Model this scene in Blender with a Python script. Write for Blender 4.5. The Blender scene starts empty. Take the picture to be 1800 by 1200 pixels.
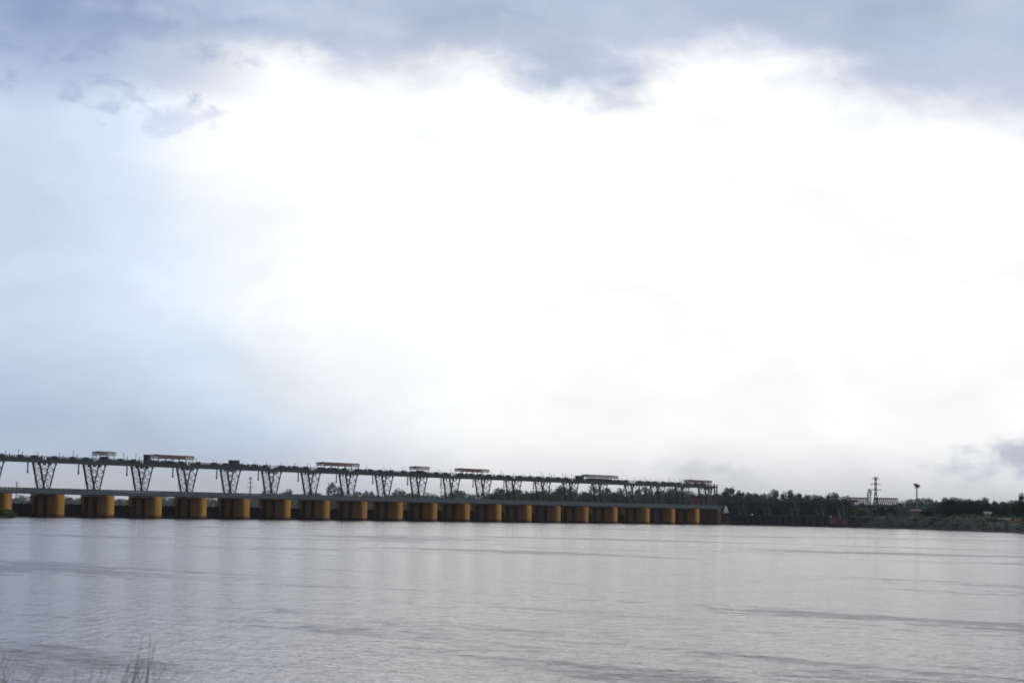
import bpy, math, random
from mathutils import Vector, Matrix, noise as mnoise

# ------------------------------------------------------------------ camera
F = 3500.0                      # focal length in pixels of an 1800 px wide frame
HC = 2.3                        # eye height above the water
PITCH = math.radians(5.02)
ROLL = math.radians(0.84)
scene = bpy.context.scene
COL = scene.collection
cam_data = bpy.data.cameras.new("camera")
cam = bpy.data.objects.new("camera", cam_data)
COL.objects.link(cam)
cam_data.sensor_width = 36.0
cam_data.lens = 36.0 * F / 1800.0
cam_data.clip_start = 0.1
cam_data.clip_end = 20000
cam.matrix_world = (Matrix.Translation((0, 0, HC)) @ Matrix.Rotation(math.pi / 2 + PITCH, 4, 'X')
                    @ Matrix.Rotation(ROLL, 4, 'Z'))
cam_data.dof.use_dof = True     # the photograph is focused a little short, everything is soft
cam_data.dof.focus_distance = 70.0
cam_data.dof.aperture_fstop = 3.0
scene.camera = cam
scene.render.engine = 'CYCLES'
scene.cycles.filter_width = 1.7

# ------------------------------------------------------------------ exposure
scene.view_settings.view_transform = 'Standard'
scene.view_settings.look = 'None'
scene.view_settings.exposure = 0.0
scene.view_settings.gamma = 1.0
scene.cycles.max_bounces = 6
scene.cycles.diffuse_bounces = 2
scene.cycles.glossy_bounces = 3
scene.cycles.volume_bounces = 1
scene.cycles.transparent_max_bounces = 8

SUN_AZ = math.radians(118)      # clockwise from the view direction
SUN_EL = math.radians(36)

# ------------------------------------------------------------------ world
world = bpy.data.worlds.new("World")
scene.world = world
world.use_nodes = True
WN = world.node_tree
WN.nodes.clear()


class X:
    """small arithmetic helper over shader nodes"""
    def __init__(s, nt, sock): s.nt, s.s = nt, sock

    def _m(s, op, *args, clamp=False):
        n = s.nt.nodes.new('ShaderNodeMath'); n.operation = op; n.use_clamp = clamp
        for i, a in enumerate((s,) + args):
            if isinstance(a, X): s.nt.links.new(a.s, n.inputs[i])
            else: n.inputs[i].default_value = a
        return X(s.nt, n.outputs[0])

    def __add__(s, o): return s._m('ADD', o)
    def __sub__(s, o): return s._m('SUBTRACT', o)
    def __mul__(s, o): return s._m('MULTIPLY', o)
    def __truediv__(s, o): return s._m('DIVIDE', o)
    def pow(s, o): return s._m('POWER', o)
    def exp(s): return s._m('EXPONENT')
    def clamp(s): return s._m('ADD', 0.0, clamp=True)

    def step(s, a, b):                       # smooth 0..1 between a and b (a may exceed b)
        n = s.nt.nodes.new('ShaderNodeMapRange'); n.interpolation_type = 'SMOOTHSTEP'
        s.nt.links.new(s.s, n.inputs['Value'])
        fl = a > b
        n.inputs['From Min'].default_value = b if fl else a
        n.inputs['From Max'].default_value = a if fl else b
        n.inputs['To Min'].default_value = 1.0 if fl else 0.0
        n.inputs['To Max'].default_value = 0.0 if fl else 1.0
        return X(s.nt, n.outputs[0])


def combine(nt, a, b, c=0.0):
    n = nt.nodes.new('ShaderNodeCombineXYZ')
    for i, v in enumerate((a, b, c)):
        if isinstance(v, X): nt.links.new(v.s, n.inputs[i])
        else: n.inputs[i].default_value = v
    return n.outputs[0]


def noise_tex(nt, vec, scale, detail=4, rough=0.5, dist=0.0):
    n = nt.nodes.new('ShaderNodeTexNoise')
    n.inputs['Scale'].default_value = scale; n.inputs['Detail'].default_value = detail
    n.inputs['Roughness'].default_value = rough; n.inputs['Distortion'].default_value = dist
    if vec is not None: nt.links.new(vec, n.inputs['Vector'])
    return X(nt, n.outputs['Fac'])


def mixc(nt, f, a, b):
    n = nt.nodes.new('ShaderNodeMix'); n.data_type = 'RGBA'
    if isinstance(f, X): nt.links.new(f.s, n.inputs[0])
    else: n.inputs[0].default_value = f
    for k, v in ((6, a), (7, b)):
        if isinstance(v, tuple): n.inputs[k].default_value = (v + (1.0,))[:4]
        else: nt.links.new(v, n.inputs[k])
    return n.outputs[2]


def lin(r, g, b):
    return tuple(((c / 255 + 0.055) / 1.055) ** 2.4 if c > 10 else c / 255 / 12.92 for c in (r, g, b))


def sc(c, k): return tuple(v * k for v in c)


def build_world():
    nt = WN
    out = nt.nodes.new('ShaderNodeOutputWorld'); bg = nt.nodes.new('ShaderNodeBackground')
    nt.links.new(bg.outputs[0], out.inputs[0]); bg.inputs['Strength'].default_value = 0.1
    sky = nt.nodes.new('ShaderNodeTexSky'); sky.sky_type = 'NISHITA'; sky.sun_disc = False
    sky.sun_elevation = SUN_EL; sky.sun_rotation = SUN_AZ
    sky.air_density = 1.0; sky.dust_density = 3.0
    tc = nt.nodes.new('ShaderNodeTexCoord'); sp = nt.nodes.new('ShaderNodeSeparateXYZ')
    nt.links.new(tc.outputs['Generated'], sp.inputs[0])
    x, y, z = (X(nt, sp.outputs[i]) for i in range(3))
    A = x._m('ARCTAN2', y) * 57.2958         # azimuth, degrees clockwise from north (+Y)
    E = z._m('ARCSINE') * 57.2958            # elevation, degrees
    # cloud texture in direction space
    n1 = noise_tex(nt, combine(nt, A * 0.10, E * 0.22, 3.1), 1.0, 6, 0.48, 0.25) - 0.5
    n2 = noise_tex(nt, combine(nt, A * 0.33, E * 0.62, 7.7), 1.0, 5, 0.5, 0.3) - 0.5
    n4 = noise_tex(nt, combine(nt, A * 1.1, E * 1.7, 4.4), 1.0, 5, 0.55, 0.4) - 0.5
    n3 = noise_tex(nt, combine(nt, A * 0.05, E * 0.09, 1.3), 1.0, 3, 0.5, 0.1) - 0.5

    def blob(a0, e0, ra, re, nz=None, amp=0.0):
        da = (A - a0) / ra; de = (E - e0) / re
        q = da * da + de * de
        if nz is not None: q = q + nz * amp
        return q
    # break in the overcast: bright thin cloud
    q = blob(4.5, 5.2, 19.0, 7.6)
    left = (A + (E - 5.0) * 0.55 + n1 * 7.0 + n2 * 2.0).step(-4.2, -9.5)       # bluer haze cloud to the west
    lowleft = (E + n2 * 2.0).step(6.5, 0.5) * A.step(0.0, -10.0)
    white = sc((1.0, 1.0, 1.0), 10.9)
    blue = mixc(nt, A.step(-8.0, -14.5), sc(lin(226, 240, 255), 10.5), sc(lin(196, 214, 240), 10.0))
    grey = sc(lin(158, 182, 210), 10.0)
    c = mixc(nt, left * 0.85, white, blue)
    c = mixc(nt, lowleft * 0.75, c, grey)
    # horizon murk
    hz = (E + n2 * 1.2).step(2.6, 0.1)
    c = mixc(nt, hz * 0.85, c, sc(lin(206, 206, 212), 10.0))
    # dark cloud deck above, with a lobe hanging down near the middle
    tl = E + A * 0.12
    la = (A - 1.3) / 3.3; le = (tl - 13.55) / 1.45
    lobe = (la * la + le * le + (n2 + n4 * 0.5) * 2.4).step(1.6, 0.15)
    deck = (E + n1 * 4.2 + n2 * 2.6 + n4 * 0.8 + A.step(-6.0, -15.0) * 0.9 + A.step(6.5, 11.0) * 1.0).step(12.2, 14.2)
    dk = deck._m('MAXIMUM', lobe * 0.9)
    dk = dk._m('MAXIMUM', (A * 0.0 + E + n1 * 3.0 + n2 * 2.5).step(10.6, 13.0) * A.step(-6.0, -10.0) * 0.8)
    dcol = mixc(nt, A.step(-14.0, 6.0), sc(lin(124, 150, 194), 10.0), sc(lin(166, 182, 210), 10.0))
    dcol = mixc(nt, (n1 * 2.0 + n2 * 1.6 + 0.4).clamp(), dcol, sc(lin(200, 210, 230), 10.0))
    c = mixc(nt, dk * 0.93, c, dcol)
    # scattered small grey clouds on the left, low bank on the right
    m2 = n2 * 2.0 + n4 * 1.2
    for a0, e0, ra, re, k in ((-9.6, 11.15, 0.9, 0.4, .3), (-12.7, 11.9, 2.6, 0.5, .3), (-13.0, 14.0, 5.0, 1.6, .45)):
        c = mixc(nt, blob(a0, e0, ra, re, m2 + n4 * 1.5, 4.0).step(1.8, -1.0) * k, c, sc(lin(150, 168, 202), 10.0))
    lowc = blob(15.0, 1.75, 2.9, 0.75, m2, 3.0).step(1.5, -0.8)
    c = mixc(nt, lowc * 0.75, c, sc(lin(170, 180, 200), 10.0))
    lowd = blob(5.2, 1.1, 2.2, 0.5, m2, 3.0).step(1.5, -0.6)
    c = mixc(nt, lowd * 0.4, c, sc(lin(185, 188, 196), 10.0))
    # overcast over the rest of the dome
    rest = E.step(15.0, 24.0)._m('MAXIMUM', (A._m('ABSOLUTE')).step(22.0, 45.0))
    over = mixc(nt, (n3 * 2.2 + 0.5).clamp(), sc(lin(112, 116, 128), 10.0), sc(lin(150, 152, 162), 10.0))
    c = mixc(nt, rest * 0.92, c, over)
    tx = noise_tex(nt, combine(nt, A * 0.22, E * 0.40, 11.0), 1.0, 7, 0.55, 0.5) - 0.5
    sv = nt.nodes.new('ShaderNodeVectorMath'); sv.operation = 'SCALE'
    nt.links.new(c, sv.inputs[0]); nt.links.new((tx * 0.30 + 1.0).s, sv.inputs['Scale']); c = sv.outputs[0]
    c = mixc(nt, 0.94, sky.outputs[0], c)
    nt.links.new(c, bg.inputs['Color'])


build_world()

# ------------------------------------------------------------------ sun
sl = bpy.data.lights.new("sun", 'SUN'); sl.energy = 1.5; sl.angle = math.radians(20); sl.color = (1.0, 0.95, 0.88)
sun = bpy.data.objects.new("sun", sl); COL.objects.link(sun)
sd = Vector((math.sin(SUN_AZ) * math.cos(SUN_EL), math.cos(SUN_AZ) * math.cos(SUN_EL), math.sin(SUN_EL)))
sun.rotation_euler = sd.to_track_quat('Z', 'Y').to_euler()
sun.location = (0, 0, 100)


# ------------------------------------------------------------------ helpers
def Xat(px, Y): return (px - 895.6) * math.cos(PITCH) / F * Y                       # lateral position of a bearing at distance Y
def hor(px): return 895.0 + 0.0146 * (px - 57.0)
def Zat(px, py, Y): return HC + (hor(px) - py) / F * Y            # height of a sight line at distance Y


class MB:
    def __init__(s): s.v, s.f, s.m = [], [], []

    def box(s, c, size, M=None, mi=0):
        hx, hy, hz = (k / 2 for k in size); b = len(s.v)
        for dx, dy, dz in ((-1, -1, -1), (1, -1, -1), (1, 1, -1), (-1, 1, -1), (-1, -1, 1), (1, -1, 1), (1, 1, 1), (-1, 1, 1)):
            p = Vector((dx * hx, dy * hy, dz * hz))
            if M is not None: p = M @ p
            s.v.append(Vector(c) + p)
        for q in ((0, 3, 2, 1), (4, 5, 6, 7), (0, 1, 5, 4), (1, 2, 6, 5), (2, 3, 7, 6), (3, 0, 4, 7)):
            s.f.append(tuple(b + i for i in q)); s.m.append(mi)
        return s

    def bar(s, p, q, w=0.2, h=None, mi=0):
        p, q = Vector(p), Vector(q); d = q - p; L = d.length
        if L < 1e-6: return s
        M = d.to_track_quat('Z', 'Y').to_matrix()
        return s.box((p + q) / 2, (w, h or w, L), M, mi)

    def tube(s, p, q, r0, r1=None, n=8, mi=0, cap=True):
        p, q = Vector(p), Vector(q); r1 = r0 if r1 is None else r1
        M = (q - p).to_track_quat('Z', 'Y').to_matrix(); b = len(s.v)
        for c, r in ((p, r0), (q, r1)):
            for i in range(n):
                a = 2 * math.pi * i / n
                s.v.append(c + M @ Vector((r * math.cos(a), r * math.sin(a), 0)))
        for i in range(n):
            j = (i + 1) % n
            s.f.append((b + i, b + j, b + n + j, b + n + i)); s.m.append(mi)
        if cap:
            s.f.append(tuple(b + i for i in reversed(range(n)))); s.m.append(mi)
            s.f.append(tuple(b + n + i for i in range(n))); s.m.append(mi)
        return s

    def prism(s, pts, z0, z1, mi=0):                   # footprint polygon (ccw) extruded upwards
        b = len(s.v); n = len(pts)
        for z in (z0, z1):
            for x, y in pts: s.v.append(Vector((x, y, z)))
        for i in range(n):
            j = (i + 1) % n
            s.f.append((b + i, b + j, b + n + j, b + n + i)); s.m.append(mi)
        s.f.append(tuple(b + i for i in reversed(range(n)))); s.m.append(mi)
        s.f.append(tuple(b + n + i for i in range(n))); s.m.append(mi)
        return s

    def quad(s, a, b_, c, d, mi=0):
        b = len(s.v); s.v += [Vector(p) for p in (a, b_, c, d)]
        s.f.append((b, b + 1, b + 2, b + 3)); s.m.append(mi)
        return s

    def build(s, name, mat, parent=None, smooth=False):
        me = bpy.data.meshes.new(name)
        me.from_pydata([tuple(p) for p in s.v], [], s.f)
        for m in (mat if isinstance(mat, (list, tuple)) else [mat]): me.materials.append(m)
        for p, i in zip(me.polygons, s.m): p.material_index = i; p.use_smooth = smooth
        me.update()
        o = bpy.data.objects.new(name, me); COL.objects.link(o)
        if parent is not None: o.parent = parent
        return o


def tag(o, label=None, cat=None, group=None, kind=None):
    if label: o['label'] = label
    if cat: o['category'] = cat
    if group: o['group'] = group
    if kind: o['kind'] = kind
    return o


def empty(name, loc=(0, 0, 0), rz=0.0):
    o = bpy.data.objects.new(name, None); COL.objects.link(o)
    o.location = loc; o.rotation_euler = (0, 0, rz); o.empty_display_size = 0.5
    return o


def kids(o): return [c for c in bpy.data.objects if c.parent == o]


def copy_tree(o, parent=None):
    c = o.copy(); COL.objects.link(c); c.parent = parent
    for ch in kids(o): copy_tree(ch, c)
    return c


def mat(name, col, col2=None, scale=1.0, rough=0.8, detail=5, bump=0.0, stretch=(1, 1, 1), metallic=0.0, contrast=1.0, wet=None):
    m = bpy.data.materials.new(name); m.use_nodes = True; nt = m.node_tree
    bs = nt.nodes['Principled BSDF']; bs.inputs['Roughness'].default_value = rough
    bs.inputs['Metallic'].default_value = metallic
    geo = nt.nodes.new('ShaderNodeNewGeometry')
    mp = nt.nodes.new('ShaderNodeMapping'); nt.links.new(geo.outputs['Position'], mp.inputs[0])
    mp.inputs['Scale'].default_value = stretch
    n = noise_tex(nt, mp.outputs[0], scale, detail, 0.6)
    f = ((n - 0.5) * (2.2 * contrast) + 0.5).clamp()
    c = mixc(nt, f, col, col2 or sc(col, 0.6))
    if wet:                                            # (height, colour): tide stain
        sp = nt.nodes.new('ShaderNodeSeparateXYZ'); nt.links.new(geo.outputs['Position'], sp.inputs[0])
        zz = X(nt, sp.outputs[2]) + (n - 0.5) * 1.2
        c = mixc(nt, zz.step(wet[0] + 0.4, wet[0] - 0.4), c, wet[1])
    nt.links.new(c, bs.inputs['Base Color'])
    if bump:
        b = nt.nodes.new('ShaderNodeBump'); b.inputs['Strength'].default_value = bump; b.inputs['Distance'].default_value = 0.05
        nt.links.new(n.s, b.inputs['Height']); nt.links.new(b.outputs[0], bs.inputs['Normal'])
    return m


M = {
    'ochre': mat('ochre_plaster', (0.40, 0.22, 0.028), (0.20, 0.105, 0.025), 0.55, 0.85, bump=0.2, contrast=1.1, stretch=(1, 1, 0.12), wet=(0.9, (0.055, 0.036, 0.022))),
    'shade_black': mat('shade_black_paint', (0.008, 0.008, 0.011), (0.014, 0.012, 0.013), 1.0, 0.9),  # near black: groove and leg shade carried by the colour
    'concrete': mat('grey_concrete', (0.05, 0.068, 0.085), (0.032, 0.045, 0.058), 0.4, 0.9, stretch=(1, 1, 0.4)),
    'parapet': mat('parapet_concrete', (0.07, 0.09, 0.105), (0.045, 0.06, 0.07), 0.5, 0.9),
    'steel': mat('dark_steel', (0.012, 0.017, 0.021), (0.022, 0.028, 0.031), 0.8, 0.6),
    'steel_light': mat('light_grey_steel', (0.06, 0.078, 0.088), (0.035, 0.045, 0.05), 0.8, 0.7),
    'gate': mat('gate_plate', (0.006, 0.008, 0.014), (0.011, 0.013, 0.018), 0.6, 0.6, stretch=(1, 1, 3)),
    'roof_red': mat('faded_roof_sheet', (0.20, 0.13, 0.135), (0.10, 0.066, 0.07), 1.5, 0.7, stretch=(4, 1, 1)),
    'roof_grey': mat('grey_roof_sheet', (0.22, 0.21, 0.19), (0.13, 0.125, 0.12), 1.5, 0.7, stretch=(4, 1, 1)),
    'maroon': mat('maroon_wall', (0.085, 0.03, 0.035), (0.05, 0.022, 0.026), 0.6, 0.8),
    'red': mat('red_paint', (0.10, 0.014, 0.018), (0.03, 0.010, 0.012), 0.8, 0.6),
    'white': mat('white_wall', (0.62, 0.60, 0.58), (0.45, 0.44, 0.42), 0.8, 0.8),
    'dull_white': mat('dull_whitewash', (0.36, 0.36, 0.35), (0.2, 0.2, 0.19), 0.8, 0.8),
    'orange': mat('orange_tarpaulin', (0.42, 0.16, 0.03), (0.25, 0.1, 0.03), 0.8, 0.8),
    'window': mat('dark_window', (0.02, 0.025, 0.03), (0.03, 0.035, 0.04), 1.0, 0.3),
    'bark': mat('bark', (0.06, 0.045, 0.035), (0.03, 0.024, 0.02), 2.0, 0.9),
    'leaf': mat('green_foliage', (0.030, 0.075, 0.036), (0.014, 0.036, 0.022), 0.35, 0.9, contrast=1.4),
    'leaf_dark': mat('dark_foliage', (0.012, 0.026, 0.017), (0.006, 0.013, 0.012), 0.35, 0.9),
    'leaf_pale': mat('pale_hazed_foliage', (0.075, 0.125, 0.085), (0.035, 0.065, 0.048), 0.35, 0.9, contrast=1.3),  # lightened so the far rows carry distance haze in their colour
    'leaf_bright': mat('bright_foliage', (0.10, 0.14, 0.02), (0.03, 0.06, 0.015), 0.9, 0.9, contrast=1.3),
    'grass': mat('reed_grass', (0.09, 0.085, 0.045), (0.045, 0.045, 0.028), 3.0, 0.8),
    'grey_mast': mat('galvanised_mast', (0.16, 0.165, 0.17), (0.10, 0.10, 0.105), 1.0, 0.6),
}

# ------------------------------------------------------------------ the river
def water_material():
    m = bpy.data.materials.new('river_water'); m.use_nodes = True; nt = m.node_tree
    bs = nt.nodes['Principled BSDF']
    bs.inputs['IOR'].default_value = 1.33
    bs.inputs['Specular Tint'].default_value = (0.90, 0.78, 0.80, 1)      # tint put in to dim and warm the mirrored sky
    geo = nt.nodes.new('ShaderNodeNewGeometry')
    # rotate so that u runs with the current (towards the near right), v across it
    rot = nt.nodes.new('ShaderNodeVectorRotate'); rot.rotation_type = 'Z_AXIS'
    rot.inputs['Angle'].default_value = math.radians(46)
    nt.links.new(geo.outputs['Position'], rot.inputs['Vector'])
    sp = nt.nodes.new('ShaderNodeSeparateXYZ'); nt.links.new(rot.outputs[0], sp.inputs[0])
    u, v = X(nt, sp.outputs[0]), X(nt, sp.outputs[1])
    # ruffled lanes
    lanes = noise_tex(nt, combine(nt, u * 0.022, v * 0.085, 2.0), 1.0, 5, 0.6, 0.5)
    lanes2 = noise_tex(nt, combine(nt, u * 0.13, v * 0.5, 5.0), 1.0, 5, 0.65, 0.6)
    lanes3 = noise_tex(nt, combine(nt, u * 1.4, v * 1.4, 8.0), 1.0, 4, 0.6, 0.4)
    patch = (noise_tex(nt, combine(nt, u * 0.012, v * 0.02, 6.0), 1.0, 2, 0.5, 0.2) - 0.5) * 0.35
    L = (lanes * 0.50 + lanes2 * 0.30 + lanes3 * 0.20 + patch).step(0.505, 0.575)
    fine = noise_tex(nt, combine(nt, u * 0.9, v * 1.6, 0.0), 3.2, 4, 0.55, 0.4)
    mid = noise_tex(nt, combine(nt, u * 0.5, v * 0.8, 9.0), 1.5, 5, 0.55, 0.3)
    gx_ = nt.nodes.new('ShaderNodeSeparateXYZ'); nt.links.new(geo.outputs['Position'], gx_.inputs[0])
    comb = noise_tex(nt, combine(nt, X(nt, gx_.outputs[0]) * 4.0, X(nt, gx_.outputs[1]) * 0.45, 4.0), 1.0, 3, 0.6, 0.3)
    h = fine * 0.030 + mid * 0.07 + comb * 0.05
    bp = nt.nodes.new('ShaderNodeBump'); bp.inputs['Distance'].default_value = 1.0
    nt.links.new(h.s, bp.inputs['Height'])
    nt.links.new((L * 2.0 + 0.8).s, bp.inputs['Strength'])
    nt.links.new(bp.outputs[0], bs.inputs['Normal'])
    nt.links.new((L * 0.12 + 0.10).s, bs.inputs['Roughness'])
    c = mixc(nt, L, (0.135, 0.092, 0.08), (0.06, 0.038, 0.040))  # ruffled lanes also get a darker base, their dimmer reflection put into colour
    nt.links.new(c, bs.inputs['Base Color'])
    return m


wt = MB(); wt.quad((-2500, -60, 0), (2500, -60, 0), (2500, 5900, 0), (-2500, 5900, 0))
tag(wt.build('river_water', water_material()), kind='structure')

# ------------------------------------------------------------------ the land: one sheet, river bed included
SHORE = [(118, -80), (116, 150), (112, 300), (118.3, 460), (131, 580), (138, 690), (134, 760), (129, 830), (112, 905), (99, 950), (60, 985), (-100, 1105),
         (-900, 1700)]            # right bank, from near to far


def shore_x(y):
    for (x0, y0), (x1, y1) in zip(SHORE, SHORE[1:]):
        if y <= y1: return x0 + (x1 - x0) * (y - y0) / (y1 - y0)
    return SHORE[-1][0] - (y - SHORE[-1][1]) * 0.6


def smooth(a, b, t):
    t = max(0.0, min(1.0, (t - a) / (b - a))); return t * t * (3 - 2 * t)


def land_h(x, y):
    s = x - shore_x(y) + 3.0 * mnoise.noise(Vector((x * 0.03, y * 0.03, 0)))
    top = 1.6 + 2.9 * smooth(500, 640, y) - 1.2 * smooth(760, 1000, y)
    h = -2.5 + (2.5 + top) * smooth(-5, 9, s)
    h += smooth(5, 40, s) * 0.8 * mnoise.noise(Vector((x * 0.02, y * 0.02, 3)))
    # far left bank of the lower river
    h = max(h, -2.5 + 4.2 * smooth(2600, 2700, y + 0.3 * x))
    # near bank under the camera
    h = max(h, -2.5 + 3.0 * smooth(17, 10, y + 0.8 * mnoise.noise(Vector((x * 0.2, y * 0.2, 7)))))
    # low islet at the left edge
    d = math.hypot((x - ISL[0]) / 9.0, (y - ISL[1]) / 12.0)
    h = max(h, -2.5 + 3.2 * smooth(1.3, 0.4, d))
    return h


ISL = (Xat(-14, 520), 520)


def axis(stops):
    r = []
    for a, b, st in stops:
        n = max(1, int(round((b - a) / st)))
        r += [a + (b - a) * i / n for i in range(n)]
    return r + [stops[-1][1]]


def build_land():
    xs = axis([(-2500, -400, 150), (-400, -180, 20), (-180, -110, 4), (-110, 60, 14), (60, 180, 2.5), (180, 400, 15), (400, 2500, 150)])
    ys = axis([(-60, 0, 10), (0, 24, 1.0), (24, 440, 16), (440, 1020, 6), (1020, 1700, 20), (1700, 5900, 100)])
    b = MB(); nx = len(xs)
    for y in ys:
        for x in xs: b.v.append(Vector((x, y, land_h(x, y))))
    for j in range(len(ys) - 1):
        for i in range(nx - 1):
            k = j * nx + i; b.f.append((k, k + 1, k + nx + 1, k + nx)); b.m.append(0)
    m = bpy.data.materials.new('bank_ground'); m.use_nodes = True; nt = m.node_tree
    bs = nt.nodes['Principled BSDF']; bs.inputs['Roughness'].default_value = 0.95
    g = nt.nodes.new('ShaderNodeNewGeometry'); sp = nt.nodes.new('ShaderNodeSeparateXYZ'); nt.links.new(g.outputs['Position'], sp.inputs[0])
    n = noise_tex(nt, g.outputs['Position'], 0.12, 6, 0.6); nn = noise_tex(nt, g.outputs['Position'], 0.9, 4, 0.6)
    z = X(nt, sp.outputs[2]) + (n - 0.5) * 2.0
    c = mixc(nt, nn, (0.036, 0.034, 0.031), (0.022, 0.021, 0.019))
    gr = mixc(nt, n, (0.026, 0.034, 0.022), (0.036, 0.038, 0.027))
    c = mixc(nt, z.step(1.4, 2.6), c, gr)
    c = mixc(nt, z.step(0.9, 0.1), c, (0.035, 0.03, 0.03))
    nt.links.new(c, bs.inputs['Base Color'])
    o = b.build('ground', m, smooth=True)
    tag(o, kind='structure')


build_land()

# ------------------------------------------------------------------ the barrage
PHI = math.atan2(3542.0 - 900.0, F)
S = 20.4


def P(k):                                   # rear trestle frame of pier k, in plan
    Z = S * math.cos(PHI) * (k + 38.41)
    return Vector(((Z * (math.tan(PHI) + 4.4 / F) - 133298.0 * S * math.cos(PHI) / F) * math.cos(PITCH), Z, 0))


ORG = P(0)
_d = P(10) - P(0)
RZ = math.atan2(_d.y, _d.x)
barrage = empty('barrage', ORG, RZ)
tag(barrage, 'long river barrage with ochre piers, grey road deck and steel walkway on V shaped trestles', 'barrage')
KS = [-3, -2, -1] + list(range(15)) + [15.08, 16.33, 17.36, 18.39, 19.39]
Z_PIER, Z_DECK, Z_PAR, Z_GB, Z_GT = 7.2, 8.1, 8.95, 16.9, 17.9
rnd = random.Random(4)


def L(k): return k * _d.length / 10                      # along the barrage, local x


def pier_mesh():
    b = MB(); t = 1.5
    pts = [(t, 3.3), (-t, 3.3)]
    # left side, front to back has two gate grooves cut in
    for y0 in (0.35, -3.9):
        pts += [(-t, y0 + 1.1), (-t + 0.55, y0 + 1.1), (-t + 0.55, y0 - 0.8), (-t, y0 - 0.8)]
    for i in range(9):
        a = math.pi + math.pi * i / 8
        pts.append((t * math.cos(a), -8.8 + t * math.sin(a)))
    for y0 in (-3.9, 0.35):
        pts += [(t, y0 - 0.8), (t - 0.55, y0 - 0.8), (t - 0.55, y0 + 1.1), (t, y0 + 1.1)]
    b.prism(pts, -3.0, Z_PIER - 0.3)
    # pier cap just under the deck
    b.box((0, -2.9, Z_PIER - 0.13), (3.5, 12.0, 0.26))
    return b


pier0 = pier_mesh().build('pier', M['ochre'], barrage)
# near-black sheets that put the recess shade of the grooves into colour
gl = MB()
for y0 in (0.35, -3.9):
    for sx in (-1, 1):
        gl.box((sx * 0.985, y0 + 0.15, 2.1), (0.06, 1.88, 9.2))
        gl.box((sx * 1.23, y0 + 1.03, 2.1), (0.42, 0.12, 9.2)); gl.box((sx * 1.23, y0 - 0.73, 2.1), (0.42, 0.12, 9.2))
groove_shade0 = gl.build('groove_shade', M['shade_black'], pier0)


def frame_pts(y):
    top, bot = 3.25, 1.05
    return (Vector((-bot, y, Z_PAR - 0.1)), Vector((-top, y, Z_GB + 0.02)), Vector((bot, y, Z_PAR - 0.1)), Vector((top, y, Z_GB + 0.02)))


def trestle(parent):
    b = MB()
    for y in (0.0, -3.2):
        bl, tl, br, tr = frame_pts(y)
        n = 4
        for i in range(n + 1):
            t = i / n
            a, c = bl.lerp(tl, t), br.lerp(tr, t)
            b.bar(a, c, 0.10, 0.12)
            if i < n:
                a2, c2 = bl.lerp(tl, t + 1 / n), br.lerp(tr, t + 1 / n)
                b.bar(a, c2, 0.10, 0.11); b.bar(c, a2, 0.10, 0.11)
    f, r = frame_pts(-3.2), frame_pts(0.0)
    for i in (0, 2):
        a0, a1, c0, c1 = f[i], f[i + 1], r[i], r[i + 1]
        for q in range(3):
            t0, t1 = q / 3, (q + 1) / 3
            b.bar(a0.lerp(a1, t0), c0.lerp(c1, t1), 0.10, 0.12); b.bar(a0.lerp(a1, t1), c0.lerp(c1, t1), 0.10, 0.12)
    for x in (-3.25, -1.1, 1.1, 3.25):        # knee brackets below the walkway
        b.box((x, -3.2, Z_GB - 0.35), (0.7, 0.25, 0.66)); b.box((x, 0.0, Z_GB - 0.35), (0.6, 0.25, 0.66))
    o = b.build('trestle', M['steel_light'], parent)
    for y in (0.0, -3.2):
        bl, tl, br, tr = frame_pts(y)
        MB().bar(bl, tl, 0.46, 0.46).build('leg', M['shade_black'], o)  # left legs near black, right legs grey: underside shade put into the colour
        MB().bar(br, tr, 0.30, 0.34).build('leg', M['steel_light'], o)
    return o


tre0 = trestle(barrage)
tre0.location.x = -0.5
for i, k in enumerate(KS):
    if k == 0: continue
    if k < 19: p = copy_tree(pier0, barrage); p.location.x = L(k)
    if k > -3:
        t = copy_tree(tre0, barrage); t.location.x = L(k) - 0.5

# gates, hoists, ropes and walkway spans, one of each per bay
for i in range(len(KS) - 1):
    k0, k1 = KS[i], KS[i + 1]; xa, xb = L(k0) + 1.5, L(k1) - 1.5; w = xb - xa; xm = (xa + xb) / 2
    g = MB(); g.box((xm, 2.6, 0.9), (w - 0.02, 0.3, 6.2))
    for z in (0.6, 1.5, 2.4, 3.3, 3.98): g.box((xm, 2.34, z), (w, 0.22, 0.14))
    for q in range(9): g.box((xa + w * (q + 0.5) / 9, 2.34, 2.2), (0.14, 0.2, 3.4))
    for q in range(6): g.box((xa + w * (q + 0.5) / 6 + rnd.uniform(-.3, .3), 2.6, 4.1), (0.8, 0.25, rnd.uniform(0.3, 0.7)))
    g.build('gate', M['gate'], barrage)
    if k0 < -2: continue
    # bay hanger and hoist ropes
    h = MB(); h.box((L(k1) - 7.0, -1.6, Z_GB - 1.5), (0.3, 0.3, 3.0)); h.box((L(k1) - 7.0, -1.6, Z_GB - 2.9), (0.42, 0.4, 0.8))
    h.build('counterweight', M['grey_mast'], barrage)
    for xx in (L(k0) + 2.5, L(k1) - 2.5): MB().bar((xx, 0.4, 4.2), (xx, 0.4, Z_GB), 0.06).build('rope', M['steel_light'], barrage)

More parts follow.
